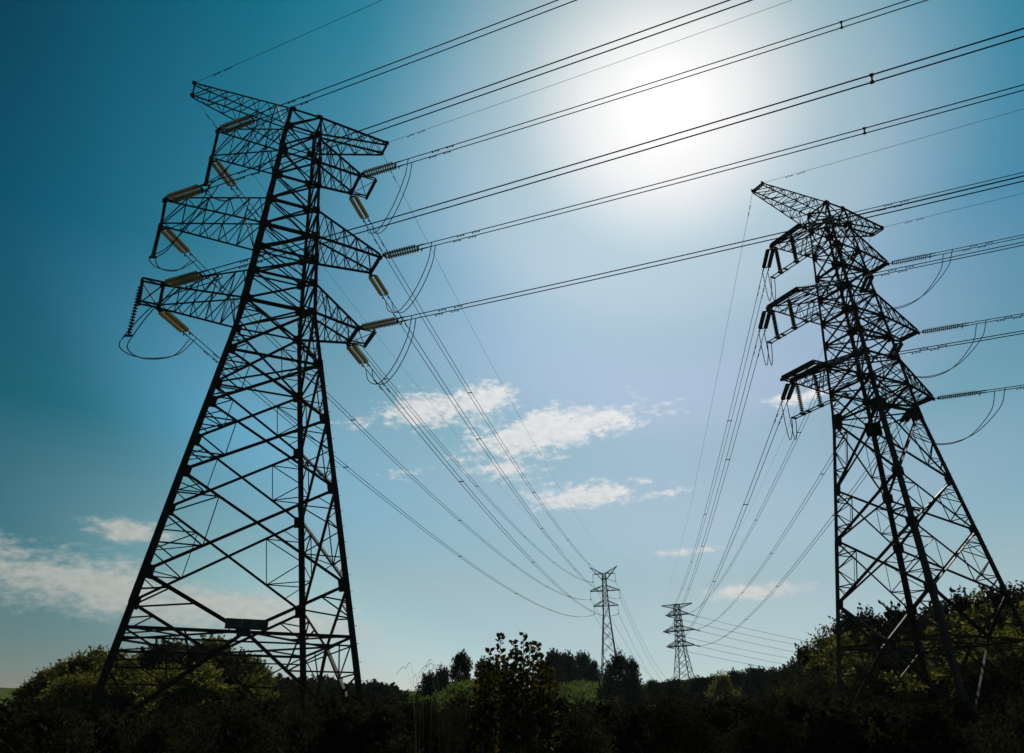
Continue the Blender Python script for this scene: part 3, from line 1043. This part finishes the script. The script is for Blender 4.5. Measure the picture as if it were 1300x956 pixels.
# jumpers of the signboard pylon
for a in '123':
    ef, eo = e1['R' + a, 'far'], e1['R' + a, 'over']
    paths = []
    for k in (0, 1):
        A, Bp = ef[1 - k], eo[k]
        sgn = (A - tw1.mw.translation)
        A = A + (A - tip_pt(T1, tw1, 'R' + a, 1)).normalized() * .25
        Bp = Bp + (Bp - tip_pt(T1, tw1, 'R' + a, -1)).normalized() * .6
        m = A.lerp(Bp, .5)
        paths.append(smooth_path([A, A.lerp(Bp, .10) - Vector((0, 0, 1.35)), A.lerp(Bp, .36) - Vector((0, 0, 2.55)), A.lerp(Bp, .68) - Vector((0, 0, 2.45)), A.lerp(Bp, .93) - Vector((0, 0, 1.35)), Bp]))
    jumper(paths, 'slack twin jumper loop under %s inner arm of signboard pylon' % LEVEL[a], 'jumper loops')
    # outer side: the jumper is held off the arm by a hanging string
    ef, eo = e1['L' + a, 'far'], e1['L' + a, 'over']
    if a == '1':
        hp = tw1.tip(-1, T1['z'][a], T1['L']['L1'] + 1.2, T1['tL'], -.95)
    else:
        hp = tip_pt(T1, tw1, 'L' + a, .75)
    low = hang_string(hp, 1.38 if a == '1' else 0, J_TAN, 'dark hanging insulator holding the jumper at %s outer arm of signboard pylon' % LEVEL[a], 'hanging jumper insulators')
    paths = []
    out = (tip_pt(T1, tw1, 'L' + a, 0) - Vector((T1['X'], T1['Y'], T1['z'][a]))).normalized()
    for k in (0, 1):
        o = out * (.2 * (k * 2 - 1))
        A = ef[k] + (ef[k] - tip_pt(T1, tw1, 'L' + a, 1)).normalized() * .3
        Bp = eo[1 - k] + (eo[1 - k] - tip_pt(T1, tw1, 'L' + a, -1)).normalized() * .5
        lo = low + o
        if a == '1':
            c1 = [A, A.lerp(lo, .25) - Vector((0, 0, 1.3)), A.lerp(lo, .7) - Vector((0, 0, 1.5)), lo - Vector((0, 0, .9)), lo, lo.lerp(Bp, .35) + Vector((0, 0, .9)), Bp - Vector((0, 0, .5)), Bp]
        else:
            c1 = [A, A.lerp(lo, .35) - Vector((0, 0, .9)), A.lerp(lo, .8) - Vector((0, 0, .8)), lo, lo.lerp(Bp, .3) - Vector((0, 0, .9)), lo.lerp(Bp, .75) - Vector((0, 0, .8)), Bp]
        paths.append(smooth_path(c1, 7))
    jumper(paths, 'twin jumper cable under %s outer arm of signboard pylon' % LEVEL[a], 'jumper loops')

# jumpers of the pylon by the slope: rigid twin tubes hung from two strings, or long slack loops
for a in '123':
    ef, eo = e3['R' + a, 'far'], e3['R' + a, 'over']
    paths = []
    for k in (0, 1):
        A = ef[1 - k]
        Bp = eo[k] + (eo[k] - tip_pt(T3, tw3, 'R' + a, -1)).normalized() * (.6 + .7 * k)
        paths.append(smooth_path([A, A.lerp(Bp, .08) - Vector((0, 0, 1.2)), A.lerp(Bp, .32) - Vector((0, 0, 2.75)), A.lerp(Bp, .62) - Vector((0, 0, 2.9)), A.lerp(Bp, .90) - Vector((0, 0, 1.5)), Bp]))
    jumper(paths, 'slack twin jumper loop under %s outer arm of slope pylon' % LEVEL[a], 'jumper loops')
    z, L = T3['z'][a], T3['L']['L' + a]
    lows = []
    for vs in (.75, -.35):
        lows.append(hang_string(tw3.tip(-1, z, L - .05, T3['tL'], vs), 0, S_DARK if a != 'x' else J_TAN,
                                'black hanging insulator at %s end of %s arm of slope pylon, above a tube' % ('outer' if vs > 0 else 'inner', LEVEL[a]), 'hanging jumper insulators'))
    tu = empty('jumper_tube', lows[0])
    tag(tu, 'rigid twin aluminium jumper tube hung below %s arm of slope pylon' % LEVEL[a], 'jumper tube', 'jumper tubes')
    axis = (lows[0] - lows[1]).normalized()
    ends_t = []
    side = Vector((axis.y, -axis.x, 0))
    for k in (-1, 1):
        p, q = lows[0] + axis * .95 + side * (k * .2), lows[1] - axis * 2.6 + side * (k * .2)
        tube_obj('tube', [p - lows[0], q - lows[0]], .05, 'tube', tu, 8)
        ends_t.append((p, q))
    for f in (-.9, .0, .6, 1.75, 3.0, 4.2):
        p = -axis * f
        m = MB()
        m.box(p, (.26, .06, .06), (side, axis, Vector((0, 0, 1))))
        m.build('tube_clamp', M['fitting'], tu)
    for nm, idx, vs in (('far', 0, 1), ('over', 1, -1)):
        e = e3['L' + a, nm]
        paths = []
        for k in (0, 1):
            A = e[k]
            T = ends_t[k][idx] if nm == 'far' else ends_t[1 - k][idx]
            lowz = min(A.z, T.z) - (1.0 if nm == 'far' else 1.3)
            ctrl = [A]
            for f_, zz in ((.04, .5), (.16, .12), (.42, 0.0), (.70, .10), (.92, .45)):
                q = A.lerp(T, f_)
                q.z = lowz + zz * ((A.z if f_ < .4 else T.z) - lowz)
                ctrl.append(q)
            ctrl.append(T)
            paths.append(smooth_path(ctrl, 6))
        jumper(paths, 'short twin jumper from tube to %s string, %s arm of slope pylon' % ('far-going' if nm == 'far' else 'overhead', LEVEL[a]), 'jumper loops')

# far pylons: hanging strings on the horned one, tension strings on the flat-topped one
NX2 = virtual(T2, 13.5, 300, -18, yaw=103)
for a in '123':
    for c in 'LR':
        side = 'nearer the signboard pylon' if c == 'L' else 'nearer the flat-topped pylon'
        p = vtip(T2, c + a)
        r = empty('insulator_string', mat=Matrix.Translation(p) @ Matrix.Rotation(math.pi, 4, 'X'))
        tag(r, 'hanging insulator on %s arm of horned far pylon, side %s' % (LEVEL[a], side), 'insulator', 'far hanging insulators')
        link('disc_string', S_FAR, r, Matrix.Translation((0, 0, .2)))
        link('clamp', PLATE['fitting'], r, Matrix.Translation((0, 0, .25 + F_LEN)) @ Matrix.Diagonal((.6, .2, .2, 1)))
        q = vtip(NX2, c + a) - Vector((0, 0, 3.2))
        bundle(t2_tip(c + a), q, 6, .2, .2, 'faint twin conductors beyond the horned far pylon, %s arm, side %s' % (LEVEL[a], side), 'conductors beyond the horned pylon', .03, 0, dampers=False, nseg=30)
NX4 = virtual(T4, 54, 330, -6, yaw=146)
for a in '123':
    for c in 'LR':
        side = 'nearer the horned pylon' if c == 'L' else 'nearer the wooded slope'
        for vs, q in ((-1, vtip(T3, c + a, 1)), (1, vtip(NX4, c + a))):
            p = vtip(T4, c + a, vs)
            Sg = 6.0 if vs < 0 else 7.0
            L = (q - p).length
            d = para(p, q, Sg, TOTAL / L) - p
            tension_string(p, d, S_DARK, 'small insulator string, %s arm of flat-topped pylon %s, pulling %s' % (LEVEL[a], side, 'nearer' if vs < 0 else 'away'), 'far tension insulators', 1)
        bundle(vtip(T4, c + a, 1), vtip(NX4, c + a), 7.0, TOTAL, TOTAL, 'faint twin conductors leaving flat-topped pylon behind the slope, %s arm %s' % (LEVEL[a], side), 'conductors leaving the flat-topped pylon', .035, 0, dampers=False, nseg=30)


# ------------------------------------------------------------------ vegetation
def leaf_cloud(m, pts, size, rng, flat=0.0):
    """one folded leaf spray (two triangles) at each point"""
    n = len(pts)
    d = rng.normal(size=(n, 3))
    d[:, 2] *= 1 - flat
    d /= np.linalg.norm(d, axis=1)[:, None]
    e = rng.normal(size=(n, 3))
    e -= d * (e * d).sum(1)[:, None]
    e /= np.linalg.norm(e, axis=1)[:, None]
    s = (size * rng.uniform(.6, 1.3, n))[:, None]
    nrm = np.cross(d, e)
    a = pts - d * s * .5
    b = pts + d * s * .5
    l = pts + e * s * .28 + nrm * s * .10
    r = pts - e * s * .28 + nrm * s * .10
    base = len(m.v)
    vs = np.stack([a, l, b, r], 1).reshape(-1, 3)
    m.v += [tuple(q) for q in vs.tolist()]
    m.f += [(base + 4 * i, base + 4 * i + 1, base + 4 * i + 2) for i in range(n)] + [(base + 4 * i, base + 4 * i + 2, base + 4 * i + 3) for i in range(n)]


def tree_proto(seed, shape, leaf, nleaf, nclump, mat):
    """unit-height tree: (trunk mesh, crown mesh)"""
    rng = np.random.default_rng(seed)
    tr = MB()
    H0 = shape['bole']
    tr.tube([(0, 0, -.06), (.01, 0, H0 * .6), (.0, .015, H0), (.01, .0, .55), (0, 0, .8)], [.032, .024, .021, .013, .005], 7)
    pts = []
    cl = []
    for k in range(nclump):
        u = rng.random()
        z = H0 + (1 - H0) * (u ** shape['bias'])
        f = (z - H0) / (1 - H0)
        rad = shape['rad'] * (math.sin(math.pi * min(1, (f * .80 + .17))) ** shape['pow'])
        a = rng.random() * 2 * math.pi
        q = rad * math.sqrt(rng.random()) * rng.uniform(.8, 1.12)
        c = np.array([q * math.cos(a), q * math.sin(a) * .92, z - .04])
        s = shape['clump'] * rng.uniform(.6, 1.35)
        cl.append((c, s))
        b = Vector((0, 0, max(H0 * .6, z - .18 - .3 * q)))
        if k % 2 == 0:
            tr.tube([b, b.lerp(Vector(c), .5) + Vector((0, 0, .02)), Vector(c)], [.010, .006, .002], 4)
    tot = sum(s ** 2 for _, s in cl)
    for c, s in cl:
        n = max(6, int(nleaf * s * s / tot))
        g = rng.normal(size=(n, 3))
        g /= np.linalg.norm(g, axis=1)[:, None]
        g *= (rng.random(n) ** .45)[:, None] * s
        g[:, 2] *= .72
        pts.append(c + g)
        sp = max(2, n // 26)               # twigs that stick out of the clump
        for _ in range(sp):
            d = rng.normal(size=3); d[2] = abs(d[2]) + .2; d /= np.linalg.norm(d)
            k = np.linspace(.8, shape.get('twig', 1.5), 6)[:, None]
            pts.append(c + d * s * k + rng.normal(size=(6, 3)) * s * .05)
    allp = np.concatenate(pts)
    k = 1.0 / np.percentile(allp[:, 2], 99.3)
    allp[:, 2] *= k
    tr.v = [(x, y, z * k if z > 0 else z) for x, y, z in tr.v]
    cr_ = MB()
    leaf_cloud(cr_, allp, leaf, rng)
    return tr.mesh('trunk', M['bark']), cr_.mesh('crown', M[mat])


BUSHY = dict(bole=.16, bias=.75, rad=.44, pow=.75, clump=.105)
TALL = dict(bole=.22, bias=.85, rad=.30, pow=.8, clump=.10)
ROUND = dict(twig=1.1, bole=.05, bias=.8, rad=.40, pow=.6, clump=.14)
SHRUB = dict(bole=.04, bias=.85, rad=.60, pow=.5, clump=.15)
PROTO = {
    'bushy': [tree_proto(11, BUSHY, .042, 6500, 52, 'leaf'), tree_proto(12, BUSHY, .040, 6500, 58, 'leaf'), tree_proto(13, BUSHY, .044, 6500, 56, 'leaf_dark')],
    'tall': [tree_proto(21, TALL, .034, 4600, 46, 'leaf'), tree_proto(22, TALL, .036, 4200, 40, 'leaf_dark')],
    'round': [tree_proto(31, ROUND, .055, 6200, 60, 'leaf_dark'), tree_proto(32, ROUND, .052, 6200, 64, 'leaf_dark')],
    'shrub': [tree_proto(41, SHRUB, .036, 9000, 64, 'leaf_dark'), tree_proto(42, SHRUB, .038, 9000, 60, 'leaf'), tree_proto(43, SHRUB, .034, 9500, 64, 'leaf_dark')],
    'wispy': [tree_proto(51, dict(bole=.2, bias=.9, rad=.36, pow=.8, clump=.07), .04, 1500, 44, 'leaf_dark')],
}
rt = random.Random(5)


def plant_tree(kind, x, y, h, label, group, cat='tree', name=None, wide=1.0, pick=None):
    tm, cm = PROTO[kind][rt.randrange(len(PROTO[kind])) if pick is None else pick]
    o = empty(name or ('tree' if cat == 'tree' else 'shrub'), mat=Matrix.Translation((x, y, ground(x, y) - .05)) @ Matrix.Rotation(rt.random() * 6.283, 4, 'Z')
              @ Matrix.Diagonal((h * wide, h * wide, h, 1)))
    tag(o, label, cat, group)
    link('trunk', tm, o)
    link('crown', cm, o)
    return o


KINDWORD = {'bushy': 'bushy', 'tall': 'slender', 'round': 'rounded', 'shrub': 'low spreading', 'wispy': 'thin'}


def tree_px(kind, px, dist, ytop, label, group, minh=1.5, **k):
    """a tree at a distance whose top reaches a given row of the photograph"""
    label = label.replace('leafy', KINDWORD[kind] + ' leafy')
    p = px_at(px, ytop, dist)
    h = max(minh, p.z - ground(p.x, p.y) + .05)
    return plant_tree(kind, p.x, p.y, h, label, group, **k)


# mound behind the signboard pylon
G1 = ('leafy dark tree in the thicket on the mound behind signboard pylon', 'trees on the mound')
for px, d, yt in ((40, 99, 860), (62, 96, 852), (82, 101, 843), (104, 98, 836), (124, 99, 832), (146, 103, 835), (168, 99, 838), (186, 106, 824), (206, 102, 824), (228, 106, 815),
                  (250, 101, 820), (270, 105, 818), (290, 101, 826), (306, 104, 833), (322, 99, 843)):
    tree_px(rt.choice(['bushy', 'bushy', 'tall', 'round']), px, d, yt + rt.uniform(-8, 7), *G1, wide=rt.uniform(.85, 1.2))
for px, d, yt in ((85, 85, 864), (115, 84, 857), (142, 84, 854), (170, 85, 851), (200, 84, 850), (230, 86, 846), (262, 84, 850), (290, 86, 855), (318, 84, 862)):
    tree_px(rt.choice(['shrub', 'bushy']), px, d, yt + rt.uniform(-4, 4), 'leafy shrub on the near face of the mound behind signboard pylon', 'shrubs on the mound', cat='shrub', wide=1.3, minh=2.5)
for k in range(11):
    px = 345 + k * 15
    tree_px('round', px, 150 + 9 * (k % 3), (863 if px < 430 else 869) + rt.uniform(-4, 3), 'small dark treetop in the low hedge seen between the signboard pylon legs', 'far hedge trees', minh=2, wide=1.4)

# middle distance
tree_px('round', 586, 120, 829, 'compact round dark tree beside the grassy bank, nearest the reeds', None, wide=.6, pick=0)
for px, d, yt in ((612, 170, 838), (625, 165, 846), (560, 130, 850), (548, 128, 856)):
    tree_px('round', px, d, yt, 'small dark tree standing behind the broad-leaved shrub', 'small trees behind the shrub', wide=.8)
for px, d, yt in ((703, 190, 828), (722, 196, 830), (741, 190, 830), (754, 184, 840), (690, 182, 842), (713, 176, 846), (733, 178, 848)):
    tree_px('round', px, d, yt, 'dark rounded tree in the clump next to the horned pylon', 'clump by the horned pylon', wide=.78)
tree_px('bushy', 785, 150, 832, 'large bushy dark tree hiding one foot of the horned pylon', None, wide=.8, pick=2)
tree_px('round', 803, 152, 838, 'bushy dark tree joined to the one hiding the horned pylon foot', None, wide=.65)
for k, px in enumerate((826, 842, 858, 874, 890, 905)):
    tree_px('round', px, 165 + 10 * (k % 2), (864, 866, 863, 864, 861, 859)[k], 'small dark treetop below the flat-topped far pylon', 'treetops under the flat-topped pylon', wide=1.3, minh=3)
for k, px in enumerate((918, 930, 942, 955, 968, 980, 992)):
    tree_px(rt.choice(['round', 'tall']), px, 150 + 8 * (k % 3), (855, 850, 853, 849, 851, 852, 850)[k] + rt.uniform(-2, 2), 'dark tree in the low row between flat-topped far pylon and wooded slope', 'low tree row', wide=1.2, minh=3)

# wooded slope beyond the second pylon
G3 = ('olive leafy tree on the crest of the wooded slope', 'trees on the wooded slope crest')
CREST = [(1000, 845), (1014, 836), (1030, 822), (1046, 812), (1062, 800), (1078, 788), (1094, 780), (1112, 782), (1130, 790), (1146, 784), (1166, 790), (1186, 778), (1206, 770),
         (1224, 760), (1240, 757), (1258, 758), (1276, 756), (1294, 752), (1312, 750), (1330, 748), (1350, 745)]
for k, (px, yt) in enumerate(CREST):
    kd = rt.choice(['bushy', 'bushy', 'tall', 'round', 'tall'])
    tree_px(kd, px + rt.uniform(-4, 4), 92 + 7 * (k % 3), yt + rt.uniform(-9, 10), *G3, wide=rt.uniform(.75, 1.1), minh=3)
for px, yt in ((1070, 782), (1138, 768), (1152, 778), (1215, 754), (1266, 746), (1022, 822)):
    tree_px('wispy', px, 87, yt, 'thin half-bare sapling sticking up from the wooded slope', 'thin saplings')
G3b = ('leafy shrub on the lower face of the wooded slope', 'shrubs on the wooded slope')
for row, (d, dy) in enumerate(((84, 28), (77, 52), (71, 78))):
    for k, (px, yt) in enumerate(CREST):
        if px < 1010 + 12 * row:
            continue
        yy = min(860, yt + dy + rt.uniform(-6, 6))
        tree_px(rt.choice(['bushy', 'shrub', 'tall']), px + rt.uniform(-6, 6), d + rt.uniform(-2, 2), yy, *G3b, cat='shrub', wide=1.2, minh=2.5)

# dark thicket closing off the foreground below the picture's lower edge
G4 = ('%s dark shrub in the thicket closing off the foreground', 'foreground thicket')
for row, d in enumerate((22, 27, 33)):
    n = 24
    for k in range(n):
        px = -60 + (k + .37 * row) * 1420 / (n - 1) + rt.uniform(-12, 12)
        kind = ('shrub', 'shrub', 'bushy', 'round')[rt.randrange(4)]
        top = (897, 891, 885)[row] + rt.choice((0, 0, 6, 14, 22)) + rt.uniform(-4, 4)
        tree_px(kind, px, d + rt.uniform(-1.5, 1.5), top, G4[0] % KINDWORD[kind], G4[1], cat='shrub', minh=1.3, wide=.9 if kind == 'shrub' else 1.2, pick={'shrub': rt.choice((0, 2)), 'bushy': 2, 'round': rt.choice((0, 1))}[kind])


def leaf_blade(m, base, d, side, L, W):
    """ovate leaf with a fold along its midrib"""
    n = d.cross(side).normalized()
    p = [base, base + d * L * .3 + side * W * .5 + n * W * .12, base + d * L * .65 + side * W * .42 + n * W * .1, base + d * L, base + d * L * .65 - side * W * .42 + n * W * .1, base + d * L * .3 - side * W * .5 + n * W * .12]
    m.add(p, [(0, 1, 2, 3), (0, 3, 4, 5)])


def broad_shrub():
    dist = 9.0
    g = px_at(655, 867, dist)
    base = Vector((g.x, g.y, ground(g.x, g.y)))
    root = empty('broad_leaved_shrub', base)
    tag(root, 'broad-leaved shrub with upright leafy shoots standing against the sky', 'shrub')
    rr = random.Random(3)
    shoots = [(622, 826, .0), (628, 838, .3), (635, 807, .1), (641, 838, -.3), (652, 831, -.4), (652, 815, .2), (664, 806, -.1), (672, 818, .3), (681, 818, .1), (684, 834, -.2), (662, 838, .5),
              (693, 842, .2), (614, 846, -.2), (646, 846, -.5), (672, 842, -.5), (606, 856, .2), (636, 850, .5), (700, 852, .3), (656, 850, .6), (626, 856, .5), (680, 852, .55), (645, 858, -.6), (666, 858, .1), (690, 860, 0), (615, 862, .4)]
    for px, py, dd in shoots:
        tip = px_at(px, py, dist + dd) - base
        foot = Vector(((px - 655) * .0075, dd * .6, 0))
        mid = foot.lerp(tip, .6) + Vector(((655 - px) * -.0006, 0, .1))
        path = smooth_path([foot, foot.lerp(mid, .5) + Vector((0, 0, .08)), mid, tip], 10)
        m = MB()
        m.tube(path, [.014 * (1 - .8 * i / (len(path) - 1)) for i in range(len(path))], 5)
        st = m.build('stem', M['bark'], root)
        lv = MB()
        n = len(path)
        for i in range(int(n * .56), n):
            for q in range(10 if i > n * .66 else 4):
                p = path[i] + (path[min(i + 1, n - 1)] - path[i]) * rr.random()
                ax = (path[min(i + 1, n - 1)] - path[max(i - 1, 0)]).normalized()
                a = rr.random() * 6.283
                X, Y, Z = frame(ax, (1, 0, 0))
                out = X * math.cos(a) + Y * math.sin(a)
                d = (out * .85 + ax * rr.uniform(.1, .9)).normalized()
                sd = d.cross(Vector((rr.uniform(-1, 1), rr.uniform(-1, 1), rr.uniform(-.3, 1)))).normalized()
                L = rr.uniform(.045, .088) * (1 - .35 * max(0, (i / n - .8) * 5))
                leaf_blade(lv, p + out * .01, d, sd, L, L * .72)
        lv.build('leaves', M['leaf_near'], st)


broad_shrub()


def reeds():
    dist = 7.5
    rr = random.Random(9)
    specs = [('clump of dry arching reed blades bent over beside the round dark tree', 574, [(566, 851), (547, 852), (558, 847), (540, 846), (530, 856), (552, 850), (536, 853), (570, 848), (577, 850), (580, 856), (563, 855), (572, 854), (584, 860), (568, 858)], 'blade'),
             ('single green grass clump with long drooping blade at the reeds', 543, [(514, 850), (502, 856), (525, 861), (536, 858), (549, 858), (530, 864)], 'grass')]
    for label, bx, tips, mat in specs:
        g = px_at(bx, 867, dist)
        base = Vector((g.x, g.y, ground(g.x, g.y)))
        root = empty('reed_clump', base)
        tag(root, label, 'grass')
        for tx, ty in tips:
            dd = rr.uniform(-.25, .25)
            tip = px_at(tx, ty, dist + dd) - base
            foot = Vector((rr.uniform(-.05, .05), rr.uniform(-.05, .05), 0))
            up = foot.lerp(tip, .35)
            up.z = tip.z * .78
            top = foot.lerp(tip, .68)
            top.z = tip.z + abs(tip.x - foot.x) * .14
            path = smooth_path([foot, up, top, tip], 7)
            m = MB()
            n = len(path)
            for i, p in enumerate(path):
                w = .013 * (1 - (i / (n - 1)) ** 2) + .001
                m.v += [tuple(p + Vector((0, w * .8, w * .35))), tuple(p + Vector((.002, 0, -w * .25))), tuple(p - Vector((0, w * .8, -w * .35)))]
            for i in range(n - 1):
                for k in (0, 1):
                    m.f.append((3 * i + k, 3 * i + k + 1, 3 * i + k + 4, 3 * i + k + 3))
            m.build('blade', M[mat], root)


reeds()


def bank_grass():
    """rank grass on the banks in the middle distance"""
    rng = np.random.default_rng(4)
    pts = []
    for cx_, cy_, sx, sy, n in ((-5, 110, 13, 14, 7000), (13, 170, 18, 16, 6000), (30, 235, 60, 40, 5000)):
        x, y = cx_ + rng.normal(size=n) * sx, cy_ + rng.normal(size=n) * sy
        pts += [(a, b, ground(a, b)) for a, b in zip(x, y)]
    P = np.array(pts)
    n = len(P)
    hgt = rng.uniform(.35, 1.0, n) * (1 + .6 * np.sin(P[:, 0] * .6) * np.sin(P[:, 1] * .4))
    a = rng.uniform(0, 6.283, n)
    w = rng.uniform(.10, .28, n)
    dx, dy = np.cos(a) * w, np.sin(a) * w
    lean = rng.normal(size=(n, 2)) * .25
    m = MB()
    z0 = P[:, 2] - .05
    A = np.stack([P[:, 0] - dx, P[:, 1] - dy, z0], 1)
    Bq = np.stack([P[:, 0] + dx, P[:, 1] + dy, z0], 1)
    C = np.stack([P[:, 0] + dx * .8 + lean[:, 0], P[:, 1] + dy * .8 + lean[:, 1], z0 + hgt], 1)
    Dq = np.stack([P[:, 0] - dx * .6 + lean[:, 0] * .7, P[:, 1] - dy * .6 + lean[:, 1] * .7, z0 + hgt * .8], 1)
    m.v = [tuple(q) for q in np.stack([A, Bq, C, Dq], 1).reshape(-1, 3).tolist()]
    m.f = [(4 * i, 4 * i + 1, 4 * i + 2, 4 * i + 3) for i in range(n)]
    tag(m.build('grass', M['grass']), 'rank green grass on the banks in the middle distance', 'grass', kind='stuff')


bank_grass()
bpy.context.view_layer.update()


# ------------------------------------------------------------------ thin air haze round the whole scene
def haze_box():
    m = MB()
    m.box((0, 1000, 49), (3200, 4100, 51.5))
    o = m.build('haze', M['wire'])
    mat = bpy.data.materials.new('thin_haze')
    mat.use_nodes = True
    t = mat.node_tree
    t.nodes.clear()
    pv = t.nodes.new('ShaderNodeVolumePrincipled')
    pv.inputs['Density'].default_value = 0.00006
    pv.inputs['Color'].default_value = (.70, .86, .94, 1)
    pv.inputs['Anisotropy'].default_value = 0.35
    ou = t.nodes.new('ShaderNodeOutputMaterial')
    t.links.new(pv.outputs[0], ou.inputs['Volume'])
    o.data.materials.clear()
    o.data.materials.append(mat)
    tag(o, 'thin pale air haze over the valley', 'haze', kind='stuff')


haze_box()
